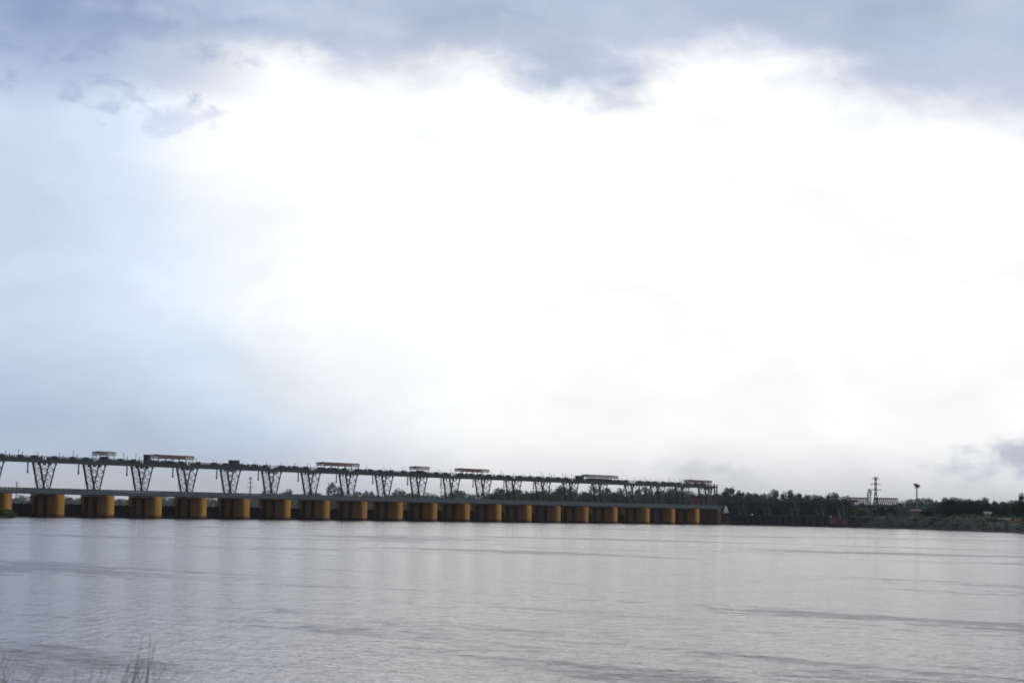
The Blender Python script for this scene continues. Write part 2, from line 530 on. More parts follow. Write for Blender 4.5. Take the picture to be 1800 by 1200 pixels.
# road deck
d = MB(); xa, xb = L(-3) - 3, L(19.56)
d.box(((xa + xb) / 2, -2.9, (Z_PIER + Z_DECK) / 2), (xb - xa, 12.6, Z_DECK - Z_PIER))
for y in (-8.6, -5.6, -2.4, 0.8): pass
deck = d.build('road_deck', M['concrete'], barrage)
for y in (-9.05, 3.25):
    q = MB()
    q.box(((xa + xb) / 2, y, Z_DECK + 0.12), (xb - xa, 0.3, 0.24)); q.box(((xa + xb) / 2, y, Z_PAR - 0.09), (xb - xa, 0.34, 0.18))
    n = int((xb - xa) / 1.4)
    for i in range(n): q.box((xa + (i + .5) * (xb - xa) / n, y, (Z_DECK + Z_PAR) / 2), (0.9, 0.2, Z_PAR - Z_DECK - 0.3))
    q.build('parapet', M['parapet'], barrage)

# walkway girders
g = MB(); xa, xb = L(-2) - 8, L(19.66)
for y in (-3.35, 0.15):
    g.box(((xa + xb) / 2, y, (Z_GB + Z_GT) / 2 + 0.03), (xb - xa, 0.4, Z_GT - Z_GB))
g.box(((xa + xb) / 2, -1.6, Z_GT - 0.15), (xb - xa, 3.06, 0.16))
g.build('walkway', M['steel'], barrage)
for y in (-3.35, 0.15):
    rr = MB(); n = int((xb - xa) / 0.9)
    for i in range(n + 1):
        x = xa + (xb - xa) * i / n
        rr.box((x, y, Z_GT + 0.55), (0.12, 0.1, 1.06))
    for z in (Z_GT + 0.55, Z_GT + 1.08): rr.box(((xa + xb) / 2, y, z), (xb - xa, 0.06, 0.06))
    rr.build('handrail', M['steel_light'], barrage)

# hoist machinery on the walkway: four kinds, copied bay by bay
def hoist(seed):
    r = random.Random(seed); b = MB(); z = Z_GT + 0.02
    b.box((0, -1.6, z + 0.25), (17.0, 1.3, 0.5))
    x = -9.2
    while x < 9.2:
        hh = r.choice((0.4, 0.5, 0.6, 0.8, 0.9, 1.2)) * r.uniform(.85, 1.1); w = r.uniform(0.2, 1.0)
        b.box((x, -1.6 + r.uniform(-.6, .6), z + hh / 2 + 0.006), (w, r.uniform(0.4, 0.9), hh)); x += w + r.uniform(0.0, 0.9)
    for xx in (-6.5, 6.5, 0.8): b.tube((xx, -2.4, z + 0.75), (xx, -0.8, z + 0.75), 0.55, n=12)
    b.bar((-8, -1.1, z + 0.8), (8, -1.1, z + 0.8), 0.14)
    return b.build('hoist', M['steel'], barrage)


HO = [hoist(s) for s in (1, 5, 9, 14)]


def lamp_post(seed):
    r = random.Random(seed); b = MB(); hgt = r.uniform(1.9, 3.0); lean = r.uniform(-.35, .35)
    b.bar((0, -3.35, Z_GT), (lean, -3.35, Z_GT + hgt), 0.11)
    b.bar((lean, -3.35, Z_GT + hgt), (lean - 0.5, -3.35, Z_GT + hgt + .15), 0.08)
    b.bar((1.5, -3.35, Z_GT), (1.5 + lean, -3.35, Z_GT + hgt * .7), 0.16)
    return b.build('lamp_post', M['steel'], barrage)


LP = [lamp_post(s) for s in (2, 3, 8, 21)]
uh, ul = set(), set()
slots = [k for k in KS if k >= -2]

for i in range(len(slots) - 1):
    k0 = slots[i]; k1 = slots[i + 1] if i + 1 < len(slots) else k0 + 0.8
    q = rnd.randrange(4)
    o = HO[q] if q not in uh else HO[q].copy()
    if q in uh: COL.objects.link(o); o.parent = barrage
    uh.add(q); o.location.x = L((k0 + k1) / 2) + rnd.uniform(-1, 1)
    for fr in ((0.12, 0.45, 0.8) if k0 < 13 else (0.1, 0.3, 0.5, 0.7, 0.88)):
        q = rnd.randrange(4)
        o = LP[q] if q not in ul else LP[q].copy()
        if q in ul: COL.objects.link(o); o.parent = barrage
        ul.add(q); o.location.x = L(k0 + (k1 - k0) * fr) + rnd.uniform(-1.5, 1.5)

# right abutment with its ochre flank, and end tower of the walkway
a = MB(); a.prism([(L(19.39) - 1.5, -9.0), (L(19.39) + 1.9, -9.0), (L(19.39) + 1.9, 3.3), (L(19.39) - 1.5, 3.3)], -3, Z_PIER - 0.02)
a.build('abutment', mat('dull_ochre_plaster', (0.17, 0.115, 0.045), (0.10, 0.07, 0.035), 0.4, 0.9, wet=(0.9, (0.05, 0.035, 0.025))), barrage)
e = MB(); xe = L(19.7)
for x in (xe - 1.6, xe + 0.9):
    for y in (-3.2, 0): e.bar((x, y, 0), (x, y, Z_GT + 0.8), 0.4)
for q in range(5):
    z0 = Z_PAR + q * 1.9
    for y in (-3.2, 0):
        e.bar((xe - 1.6, y, z0), (xe + 0.9, y, z0 + 1.9), 0.16); e.bar((xe + 0.9, y, z0), (xe - 1.6, y, z0 + 1.9), 0.16)
        e.bar((xe - 1.6, y, z0), (xe + 0.9, y, z0), 0.2)
e.build('stair_tower', M['steel'], barrage)


# ---- things standing on the walkway
def on_walk(px):                             # local x on the barrage of a bearing
    k = 133298.0 / (3542.6 - px) - 38.41
    return L(k)


def loc(lx, ly=-1.6, z=Z_GT):
    return ORG + Matrix.Rotation(RZ, 3, 'Z') @ Vector((lx, ly, 0)) + Vector((0, 0, z))


def shelter(px0, px1, zr, label, roof, nposts, enclosed=None):
    x0, x1 = on_walk(px0), on_walk(px1); w = x1 - x0
    t = empty('shelter', loc((x0 + x1) / 2, -1.6, Z_GT - 0.05), RZ)
    tag(t, label, 'shelter', 'roofed shelters on the barrage walkway')
    H = zr - Z_GT - 0.1
    b = MB(); n = max(2, int(w / 0.6)); hw = 2.1
    for i in range(n):                        # corrugated sheet, low gable
        xa = -w / 2 + w * i / n; xb2 = -w / 2 + w * (i + 1) / n; up = 0.09 if i % 2 else 0.0
        for s_ in (-1, 1):
            b.box(((xa + xb2) / 2, s_ * hw / 2, H + 1.06 + up), (xb2 - xa, hw * 1.05, 0.09), Matrix.Rotation(-s_ * 0.07, 3, 'X'))
    for s_ in (-1, 1):
        b.box((0, s_ * hw, H + 0.05), (w, 0.12, 0.14)); b.box((0, s_ * hw, H + 0.86), (w, 0.12, 0.2))
        for i in range(n): b.box((-w / 2 + w * (i + .5) / n, s_ * hw, H + 0.44), (w / n * .62, 0.08, 0.66))
    b.build('roof', roof, t)
    for i in range(nposts):
        x = -w / 2 + 0.3 + (w - 0.6) * i / (nposts - 1)
        p = MB()
        for y in (-1.55, 1.55): p.bar((x, y, 0), (x, y, H + 0.1), 0.15)
        p.bar((x, -1.55, H * 0.97), (x, 1.55, H * 0.97), 0.1)
        p.build('post', M['steel_light'], t)
    if enclosed:
        MB().box(((enclosed[0] + enclosed[1]) / 2 * w, 0, H * 0.42), ((enclosed[1] - enclosed[0]) * w, 2.6, H * 0.8)).build('crane_body', M['steel'], t)
    return t


shelter(161, 188, 20.2, 'short grey roofed shelter around a dark cabin, near the left end of the walkway', M['roof_grey'], 2, (-0.12, 0.14))
shelter(263, 326, 20.0, 'long faded red roofed shelter right of the narrow dark cabin on the walkway', M['roof_red'], 6)
shelter(556, 618, 20.0, 'long pinkish roofed shelter on the walkway midway between the square cabin and a short shelter', M['roof_red'], 6)
shelter(720, 742, 20.0, 'smallest grey roofed shelter on the walkway, left of the slatted six post shelter', M['roof_grey'], 2, (-0.1, 0.15))
shelter(800, 847, 20.0, 'slatted pinkish roofed six post shelter near the middle of the walkway', M['roof_red'], 6)
shelter(1023, 1075, 19.8, 'shelter with pale roof over a dark enclosed crane body on the walkway', M['roof_grey'], 6, (-0.38, 0.2))
shelter(1204, 1240, 19.5, 'pinkish roofed shelter at the far right end of the walkway', M['roof_red'], 5)


def cabin(px, wpx, hgt, label):
    w = on_walk(px + wpx / 2) - on_walk(px - wpx / 2)
    t = empty('hoist_cabin', loc(on_walk(px), -1.6, Z_GT - 0.05), RZ)
    tag(t, label, 'cabin', 'hoist cabins on the barrage walkway')
    MB().box((0, 0, hgt / 2), (w, 1.9, hgt)).build('wall', M['steel'], t)
    MB().box((0, 0, hgt + 0.08), (w + 0.3, 2.3, 0.14)).build('roof', M['steel_light'], t)
    MB().box((0, -0.965, hgt * 0.62), (w * 0.5, 0.05, hgt * 0.3)).build('window', M['window'], t)


cabin(250.5, 6, 2.9, 'narrow tall dark hoist cabin just left of the long red roofed shelter')
cabin(403.5, 12, 2.3, 'square dark hoist cabin alone on the walkway, between the two long shelters')
cabin(1013, 9, 2.2, 'small dark hoist cabin just left of the pale roofed crane shelter')

# ------------------------------------------------------------------ building at the barrage's right end
def house(name, px, Y, w, dpt, h, label, cat, wall, roof, rz=0.0, base=None, wins=2, ridge=1.2, group=None):
    x = Xat(px, Y); z = land_h(x, Y) - 0.3 if base is None else base
    t = empty(name, (x, Y, z), rz)
    tag(t, label, cat, group)
    MB().box((0, 0, h / 2), (w, dpt, h)).build('wall', wall, t)
    b = MB(); o = 0.4
    A_, B_, C_, D_ = (-w / 2 - o, -dpt / 2 - o, h + .01), (w / 2 + o, -dpt / 2 - o, h + .01), (w / 2 + o, dpt / 2 + o, h + .01), (-w / 2 - o, dpt / 2 + o, h + .01)
    R0, R1 = (-w / 2 - o, 0, h + ridge), (w / 2 + o, 0, h + ridge)
    k = len(b.v); b.v += [Vector(p) for p in (A_, B_, C_, D_, R0, R1)]
    for fcs in ((k, k + 1, k + 5, k + 4), (k + 2, k + 3, k + 4, k + 5), (k + 3, k, k + 4), (k + 1, k + 2, k + 5), (k + 3, k + 2, k + 1, k)):
        b.f.append(fcs); b.m.append(0)
    b.build('roof', roof, t)
    for i in range(wins):
        xx = -w / 2 + w * (i + 1) / (wins + 1)
        MB().box((xx, -dpt / 2 - 0.02, h * 0.55), (min(1.0, w * .16), 0.06, h * 0.35)).build('window', M['window'], t)
    MB().box((w * 0.36, -dpt / 2 - 0.02, h * 0.32), (min(1.0, w * .14), 0.06, h * 0.64)).build('door', M['window'], t)
    return t


hz = empty('control_building', (Xat(1236, 972), 972, 2.0), 0.0)
tag(hz, 'dark maroon control building behind the last trestles at the right end of the barrage', 'building')
MB().box((0, 0, 5.6), (12.0, 9, 11.2)).build('wall', M['maroon'], hz)
MB().box((0, 0, 11.36), (12.8, 9.8, 0.3)).build('roof', M['steel'], hz)
for row in (3.0, 6.6):
    for i in range(4): MB().box((-4 + i * 2.6, -4.52, row + 1.4), (1.1, 0.06, 1.3)).build('window', M['window'], hz)

# white shrine / tent
x = Xat(1276, 930); tz = empty('white_shrine', (x, 930, 2.2))
tag(tz, 'small white pyramid roofed shrine on the bank right of the barrage end', 'shrine')
sh = MB()
for z0, r0, z1, r1 in ((3.2, 1.5, 5.2, 0.85), (5.2, 0.85, 6.6, 0.12)): sh.tube((0, 0, z0), (-0.25 * (z1 - 3.2) / 3.4, 0, z1), r0, r1, 8)
sh.build('roof', M['white'], tz)
MB().box((0, 0, 1.6), (2.0, 2.0, 3.2)).build('wall', M['maroon'], tz)

# ------------------------------------------------------------------ canal head regulator along the right bank
RA = Vector((Xat(1280, 938), 938, 0)); RB = Vector((Xat(1493, 795), 795, 0)); RD = RB - RA
reg = empty('canal_regulator', RA, math.atan2(RD.y, RD.x)); RL = RD.length
tag(reg, 'low dark canal regulator with faint V trestles against the trees, right of the barrage', 'regulator')
b = MB(); b.box((RL / 2, 1.5, 0.6), (RL, 1.0, 7.2)); 
for i in range(18): b.box((RL * (i + .5) / 18, 0.8, 1.5), (1.2, 0.6, 5.2))
b.build('wall', M['gate'], reg)
MB().box((RL / 2, 2.2, 4.4), (RL, 4.2, 0.6)).build('deck', M['concrete'], reg)
MB().box((RL / 2, 2.2, 10.5), (RL, 3.2, 0.8)).build('walkway', M['steel'], reg)
rl = MB()
for i in range(60): rl.box((RL * (i + .5) / 60, 0.8, 11.4), (0.12, 0.12, 1.0))
rl.box((RL / 2, 0.8, 11.9), (RL, 0.09, 0.09)); rl.build('handrail', M['steel_light'], reg)
for px in (1301, 1344, 1392, 1437, 1474):
    # intersection of the bearing with the regulator line
    bx = (px - 900) / F; t = (RA.y * bx - RA.x) / (RD.x - RD.y * bx); lx = t * RL
    v = MB()
    for y in (0.9, 3.4):
        v.bar((lx - 0.8, y, 4.7), (lx - 3.2, y, 10.1), 0.3); v.bar((lx + 0.8, y, 4.7), (lx + 3.2, y, 10.1), 0.3)
        for q in range(3):
            f0, f1 = q / 3, (q + 1) / 3
            v.bar((lx - 0.8 - 2.4 * f0, y, 4.7 + 5.4 * f0), (lx + 0.8 + 2.4 * f1, y, 4.7 + 5.4 * f1), 0.12)
            v.bar((lx + 0.8 + 2.4 * f0, y, 4.7 + 5.4 * f0), (lx - 0.8 - 2.4 * f1, y, 4.7 + 5.4 * f1), 0.12)
    v.build('trestle', M['steel_light'], reg)

# ------------------------------------------------------------------ lock gantry with two slatted roofs
YG = 770.0; x0g, x1g = Xat(1491, YG), Xat(1580, YG)
gan = empty('lock_gantry', ((x0g + x1g) / 2, YG, 0)); W = x1g - x0g
tag(gan, 'steel lock gantry with two slatted roofs on tall columns at the water edge', 'gantry')


def gx(px): return Xat(px, YG) - (x0g + x1g) / 2


MB().box((0, 3.0, 0.5), (W, 4.0, 6.6)).build('quay_wall', M['gate'], gan)
MB().box((gx(1537), 0.6, 8.25), (Xat(1580, YG) - Xat(1503, YG), 3.4, 1.1)).build('walkway', M['steel'], gan)
for px in (1531, 1578):
    c = MB(); c.box((gx(px), 0.6, 3.2), (0.9, 2.6, 9.0)); c.build('column', M['steel'], gan)
c = MB(); c.box((gx(1505), 0.6, 5.4), (0.5, 2.4, 4.6)); c.build('column', M['steel'], gan)
ar = MB(); pr = None                          # arched braces under the walkway
for side, cx_ in ((1, 1578), (-1, 1538)):
    pr = None
    for i in range(9):
        a = math.pi / 2 * i / 8
        p = Vector((gx(cx_) - side * 3.2 * math.sin(a) * 1.0, 0.6, 3.6 + 4.3 * (1 - math.cos(a)) ** 0.0 * math.sin(math.pi / 2 * i / 8) ** 0.8))
        if pr is not None: ar.bar(pr, p, 0.35, 2.2)
        pr = p
ar.build('arch', M['steel'], gan)
MB().box((gx(1556), 3.6, 5.4), (Xat(1575, YG) - Xat(1538, YG), 0.4, 3.2)).build('back_panel', mat('back_panel_grey', (0.10, 0.11, 0.115), (0.07, 0.08, 0.085), 0.6, 0.8), gan)  # plain grey panel behind the right bay
for pa, pb in ((1491, 1526), (1538, 1577)):
    r = MB(); xa, xb = gx(pa), gx(pb)
    r.box(((xa + xb) / 2, -0.9, 11.35), (xb - xa, 0.5, 0.5)); r.box(((xa + xb) / 2, 0.6, 11.5), (xb - xa, 3.6, 0.12)); r.box(((xa + xb) / 2, 2.1, 11.35), (xb - xa, 0.5, 0.22))
    ro = r.build('roof', M['roof_red'], gan)
    n = 11; sl_ = MB()
    for i in range(n + 1):
        xx = xa + (xb - xa) * i / n
        sl_.bar((xx, -1.0, 11.25), (xx + 0.35, -1.0, 8.8), 0.30)
        sl_.bar((xx, 2.2, 11.25), (xx + 0.35, 2.2, 8.8), 0.30)
    sl_.bar((xa, -1.0, 10.1), (xb, -1.0, 10.1), 0.12)
    sl_.build('slats', M['steel_light'], gan)

# ------------------------------------------------------------------ red work boat moored at the regulator
bx_, by_ = Xat(1472, 770), 770.0
boat = empty('work_boat', (bx_, by_, 0), 0.12)
tag(boat, 'dark red work boat with thin posts moored in front of the canal regulator', 'boat')
hb = MB(); st = [(-3.6, .25, 1.5), (-3.0, 1.0, 1.2), (-1, 1.25, 1.0), (1.5, 1.25, 1.0), (3.0, .9, 1.25), (3.9, .1, 1.7)]
for x, w, z in st: hb.v += [Vector((x * .9, -w * .6, -0.3)), Vector((x, -w, z)), Vector((x, w, z)), Vector((x * .9, w * .6, -0.3))]
for i in range(len(st) - 1):
    for j in range(4):
        hb.f.append((i * 4 + j, i * 4 + (j + 1) % 4, i * 4 + 4 + (j + 1) % 4, i * 4 + 4 + j)); hb.m.append(0)
hb.f += [(0, 3, 2, 1), tuple(len(hb.v) - 4 + q for q in (0, 1, 2, 3))]; hb.m += [0, 0]
hb.build('hull', M['gate'], boat)
MB().box((-1.9, 0, 2.3), (2.4, 1.8, 2.4)).box((-1.7, 0, 3.8), (1.5, 1.5, 0.6)).build('cabin', M['red'], boat)
MB().box((2.3, 0, 2.0), (1.4, 1.4, 2.0)).box((1.2, 0, 3.0), (0.5, 0.5, 3.6)).build('winch', M['red'], boat)
mz = MB(); mz.bar((0.5, 0, 1), (0.7, 0, 6.6), 0.16); mz.bar((1.9, 0, 1), (1.4, 0, 5.6), 0.13); mz.bar((3.0, 0, 1), (2.6, 0, 4.8), 0.13)
mz.build('mast', M['grey_mast'], boat)
MB().box((-2.9, -0.95, 4.1), (0.3, 0.2, 0.7)).build('sign_board', M['white'], boat)


# ------------------------------------------------------------------ pylons and masts
def pylon(px, pytop, Y, wbase, label, mt, arms=3, group=None, taper=0.16, bar=0.35):
    x = Xat(px, Y); zb = max(0.5, land_h(x, Y)) - 0.5; H = Zat(px, pytop, Y) - zb
    t = empty('transmission_tower', (x, Y, zb)); tag(t, label, 'pylon', group)
    def half(z): f = z / H; return wbase / 2 * ((1 - f / .6) + taper * f / .6 if f < .6 else taper)
    b = MB(); n = 9
    for i in range(n):
        z0, z1 = H * i / n, H * (i + 1) / n; a, c = half(z0), half(z1)
        for sx, sy in ((1, 1), (1, -1), (-1, -1), (-1, 1)):
            b.bar((sx * a, sy * a, z0), (sx * c, sy * c, z1), bar)
        for s1, s2 in (((1, -1), (-1, -1)), ((1, 1), (-1, 1)), ((1, 1), (1, -1)), ((-1, 1), (-1, -1))):
            b.bar((s1[0] * a, s1[1] * a, z0), (s2[0] * c, s2[1] * c, z1), bar * .6)
            b.bar((s2[0] * a, s2[1] * a, z0), (s1[0] * c, s1[1] * c, z1), bar * .6)
    b.build('frame', mt, t)
    for q in range(arms):
        z = H * (0.97 - q * 0.13); w = wbase * (0.36 + 0.10 * q) if arms > 1 else wbase * .3
        c = MB()
        for sx in (-1, 1):
            c.bar((0, 0.0, z + H * .012), (sx * w, 0, z), bar * .7); c.bar((0, 0, z - H * .03), (sx * w, 0, z), bar * .7)
            c.bar((sx * w, 0, z), (sx * w, 0, z - H * .04), bar * .6)
        c.build('crossarm', mt, t)
    return t


HZS = mat('pylon_steel', (0.14, 0.15, 0.16), (0.09, 0.10, 0.11), 1.0, 0.7)
pylon(1539.5, 838, 1150, 5.6, 'tall lattice transmission tower rising behind the lock gantry', HZS, 3, bar=0.28)
pylon(439, 838, 3000, 9.0, 'faint transmission tower in the haze between left barrage trestles', HZS, 3, 'transmission towers in the haze beyond the barrage', bar=0.5)
pylon(775, 848, 3400, 8.0, 'thinnest faint transmission tower in the haze beyond the middle of the barrage', HZS, 3, 'transmission towers in the haze beyond the barrage', bar=0.35)
pylon(28, 846, 3600, 7.5, 'faintest transmission tower beyond the far left end of the barrage', HZS, 3, 'transmission towers in the haze beyond the barrage', bar=0.3)
# slender mast beside it
x = Xat(1528, 1000); lm = empty('lattice_mast', (x, 1000, 2.0)); tag(lm, 'slender lattice mast just left of the tall transmission tower', 'mast')
b = MB(); H = Zat(1528, 859, 1000) - 2.0
for i in range(14):
    z0, z1 = H * i / 14, H * (i + 1) / 14
    wf = lambda z: 0.75 if z < H * .85 else 0.75 * (1 - (z / H - .85) / .15 * .7)
    a, c = wf(z0), wf(z1)
    for sx, sy in ((1, 1), (1, -1), (-1, -1), (-1, 1)): b.bar((sx * a, sy * a, z0), (sx * c, sy * c, z1), 0.2)
    b.bar((-a, -a, z0), (c, -c, z1), 0.15); b.bar((a, a, z0), (-c, c, z1), 0.15); b.bar((a, -a, z0), (a, c, z1), 0.15)
b.build('frame', M['steel_light'], lm)
b = MB(); b.box((-0.7, -0.9, H * .8), (0.5, 0.3, 2.4)); b.box((0.8, -0.8, H * .9), (0.4, 0.3, 2.0)); b.build('antenna', M['grey_mast'], lm)

# high mast light
YL = 735.0; x = Xat(1612, YL); zb = land_h(x, YL) - 0.2
hl = empty('high_mast_light', (x, YL, zb)); tag(hl, 'tall flood light pole standing alone on the right bank', 'light pole')
H = Zat(1612, 851, YL) - zb
MB().tube((0, 0, 0), (0, 0, H), 0.36, 0.2, 12).build('pole', M['grey_mast'], hl)
cr = MB().tube((0, 0, H - 1.35), (0, 0, H - 1.1), 0.85, 0.85, 12)
for i in range(8):
    a = i * math.pi / 4; cr.bar((0, 0, H - 1.2), (.85 * math.cos(a), .85 * math.sin(a), H - .6), 0.1)
cr.bar((0, 0, H), (0, 0, H + 0.9), 0.08)
cr.build('lamp_ring', M['grey_mast'], hl)
for i in range(8):
    a = i * math.pi / 4; ca, sa = math.cos(a), math.sin(a)
    MB().box((0.9 * ca, 0.9 * sa, H - 0.35 - 0.3 * ca), (0.5, 0.45, 0.75), Matrix.Rotation(a, 3, 'Z') @ Matrix.Rotation(0.5, 3, 'Y')).build('lamp_head', M['grey_mast'], hl)
# hut at its foot
house('hut', 1609, 728, 3.4, 3, 2.2, 'low pale brown hut at the foot of the flood light pole', 'hut', mat('mud_wall', (0.16, 0.12, 0.09), (0.1, 0.075, 0.06), .8, .9), M['roof_red'], wins=1, ridge=.7)
house('shed', 1736, 600, 1.7, 1.6, 1.5, 'dull white shed with a dark opening under the big dark tree', 'shed', M['dull_white'], M['roof_grey'], wins=1, ridge=.8, group='small sheds on the right bank')
house('shed', 1758, 565, 1.0, 1.2, .9, 'tiny whitewashed shed with low roof, left one of a white pair', 'shed', M['dull_white'], M['roof_grey'], wins=0, ridge=.4, group='small sheds on the right bank')
house('shed', 1771, 560, 1.1, 1.2, 1.0, 'white shed beside the tiny one near the right edge', 'shed', M['white'], M['roof_grey'], wins=1, ridge=.5, group='small sheds on the right bank')
house('tarpaulin_stall', 1789, 560, 1.1, 1.5, .7, 'orange covered stall near the right edge of the bank', 'stall', M['orange'], M['orange'], wins=0, ridge=.5)


# ------------------------------------------------------------------ trees
def crown_mesh(seed, nclump, per, leaf, kind='round'):
    r = random.Random(seed); b = MB(); cl = []
    # clump centres inside a unit tree: x,y in -0.5..0.5, z 0.16..1
    for i in range(nclump):
        while True:
            x, y, z = r.uniform(-1, 1), r.uniform(-1, 1), r.uniform(-1, 1)
            if x * x + y * y + z * z < 1: break
        k = 0.40
        wob = 1.0 + 0.35 * mnoise.noise(Vector((x * 1.5 + seed, y * 1.5, z * 1.5)))
        zz = 0.53 + z * 0.46 * wob
        if kind == 'tall': k = 0.30
        if zz < 0.3: k *= 0.85
        cl.append((Vector((x * k * wob, y * k * wob, zz)), r.uniform(0.07, 0.15)))
    for c, rad in cl:
        for j in range(per):
            d = Vector((r.gauss(0, 1), r.gauss(0, 1), r.gauss(0, 1)))
            d.normalize(); p = c + d * rad * (r.random() ** 0.4)
            p.z = max(p.z, 0.06)
            q = Vector((r.gauss(0, 1), r.gauss(0, 1), r.gauss(0, 1))).normalized()
            u = q.orthogonal().normalized() * leaf * r.uniform(.6, 1.3); v = q.cross(u).normalized() * leaf * r.uniform(.5, 1.0)
            b.quad(p - u, p - v * .8, p + u, p + v * .8)
    me = b
    return me, cl


def trunk_mesh(seed, cl):
    r = random.Random(seed + 99); b = MB()
    b.tube((0, 0, -0.05), (0.01, 0, 0.3), 0.026, 0.019, 7)
    b.tube((0.01, 0, 0.3), (-0.01, 0.01, 0.75), 0.019, 0.008, 7)
    for c, rad in r.sample(cl, min(7, len(cl))):
        b.tube((0.0, 0, r.uniform(.22, .5)), c, 0.010, 0.003, 5)
    return b


PROTO = {}


def proto(kind, i):
    key = (kind, i)
    if key not in PROTO:
        n, per, leaf = (64, 90, 0.026)
        if kind == 'big': n, per, leaf = (110, 130, 0.015)
        cm, cl = crown_mesh(i * 7 + len(kind), n, per, leaf, 'tall' if kind == 'tall' else 'round')
        PROTO[key] = (cm, trunk_mesh(i, cl), {})
    return PROTO[key]


def tree(px, pytop, Y, wpx, label, group=None, m='leaf', kind='round', i=0, name='tree', cat='tree', rz=None, base=None):
    x = Xat(px, Y); zb = (land_h(x, Y) if base is None else base)
    zb = max(zb, 0.0) - 0.1
    H = (Zat(px, pytop, Y) - zb) * 1.04; Wd = wpx * 1.15 / F * Y
    cm, tm, cache = proto(kind, i)
    r_ = empty(name, (x, Y, zb), rnd.uniform(0, 6.28) if rz is None else rz)
    tag(r_, label, cat, group)
    if m not in cache:
        c = cm.build('crown', M[m], r_); t = tm.build('trunk', M['bark'], r_); cache[m] = (c.data, t.data)
    else:
        c = bpy.data.objects.new('crown', cache[m][0]); t = bpy.data.objects.new('trunk', cache[m][1])
        for o in (c, t): COL.objects.link(o); o.parent = r_
    wk = Wd / (0.82 if kind != 'tall' else 0.62)
    for o in (c, t): o.scale = (wk, wk, H)
    return r_


# far treelines; each entry: bearing range, height of the crowns in the sky, distance
G1 = 'hazy trees on the far bank seen through the barrage'
r = random.Random(11)
px = -20.0
while px < 560:
    w = r.uniform(24, 44); top = 874 + r.uniform(-3, 4) - 6 * smooth(400, 480, px)
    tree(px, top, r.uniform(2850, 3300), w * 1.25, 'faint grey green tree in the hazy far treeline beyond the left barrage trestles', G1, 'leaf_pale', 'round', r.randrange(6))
    px += w * 0.62
for px, top, w, lab in ((586, 855.5, 26, 'large rounded hazy tree standing above the deck under the left long pinkish shelter'),
                        (647, 864, 20, 'low rounded hazy tree alone between two mid barrage trestles'),
                        (706, 861, 30, 'uneven hazy tree left of the smallest walkway shelter'),
                        (757, 868, 26, 'low spreading hazy tree just right of the smallest walkway shelter'),
                        (800, 863, 30, 'hazy tree under the slatted six post shelter'),
                        (466, 862, 10, 'tiny pointed hazy tree right of the faint transmission tower'),
                        (506, 861, 12, 'small hazy tree seen left of the rounded large one')):
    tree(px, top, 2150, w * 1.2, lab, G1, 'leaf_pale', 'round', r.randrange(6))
px = 560.0
while px < 880:
    w = r.uniform(26, 40)
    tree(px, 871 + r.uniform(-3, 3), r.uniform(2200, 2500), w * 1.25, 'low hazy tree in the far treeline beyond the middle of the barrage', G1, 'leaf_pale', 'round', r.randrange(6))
    px += w * 0.5
G2 = 'green trees behind the right half of the barrage'
for px, top, w, m in ((892, 858, 46, 'leaf'), (931, 864, 30, 'leaf'), (958, 867, 28, 'leaf'), (985, 857, 44, 'leaf'), (1018, 864, 28, 'leaf'), (1046, 859, 34, 'leaf_pale'),
                      (1072, 865, 28, 'leaf'), (1096, 862, 32, 'leaf_pale'), (1130, 858, 40, 'leaf'), (1156, 862, 30, 'leaf'), (1180, 860, 40, 'leaf_pale'), (1210, 865, 32, 'leaf'),
                      (1238, 870, 26, 'leaf')):
    lab = {892: 'broad round green tree behind the barrage, leftmost of the green ones', 985: 'broad green tree behind the barrage left of the crane shelter',
           1130: 'full green tree behind the barrage below the forked post', 1180: 'pale green tree behind the barrage near its right end'}.get(px, 'mid height green tree in the row behind the right half of the barrage')
    tree(px, top, r.uniform(1220, 1330), w * 1.2, lab, G2, m, 'round', r.randrange(6))
px = 870.0
while px < 1290:
    w = r.uniform(26, 38)
    tree(px, 870 + r.uniform(-4, 4), r.uniform(1120, 1200), w * 1.4, 'low green tree filling the row just above the barrage deck', G2, 'leaf', 'round', r.randrange(6))
    px += w * 0.42
G3 = 'trees behind the canal regulator'
for px, top, w, m, i in ((1264, 869, 22, 'leaf', 1), (1279, 864, 20, 'leaf', 2), (1291, 858.5, 24, 'leaf', 3), (1308, 867, 26, 'leaf', 4), (1325, 866, 26, 'leaf_pale', 0), (1345, 871, 26, 'leaf', 5),
                         (1364, 867, 22, 'leaf_pale', 2), (1384, 864, 22, 'leaf', 1), (1397, 865, 20, 'leaf', 0), (1416, 870, 22, 'leaf', 3), (1434, 871, 22, 'leaf', 4), (1452, 871.5, 22, 'leaf', 5),
                         (1470, 872, 22, 'leaf', 2), (1484, 873, 18, 'leaf_dark', 1)):
    lab = {1291: 'tallest tree right of the barrage end, behind the white shrine', 1384: 'dark twin crowned tree standing above the middle of the canal regulator',
           1484: 'dark tree at the right end of the canal regulator row'}.get(px, 'tree in the row rising just above the canal regulator')
    tree(px, top, r.uniform(1000, 1040), w * 1.35, lab, G3, m, 'round', i)
for px in (1264, 1284, 1296, 1304):
    tree(px, 886, 950, 22, 'low dark shrub crowding the white shrine', G3, 'leaf_dark', 'round', 3, 'shrub', 'shrub')
px = 1280.0
while px < 1500:
    tree(px, 878 + r.uniform(-2, 3), r.uniform(955, 985), 34, 'low dense dark tree filling the row behind the canal regulator', G3, 'leaf_dark', 'round', r.randrange(6))
    px += 13
G4 = 'trees on the right bank'
px = 1500.0
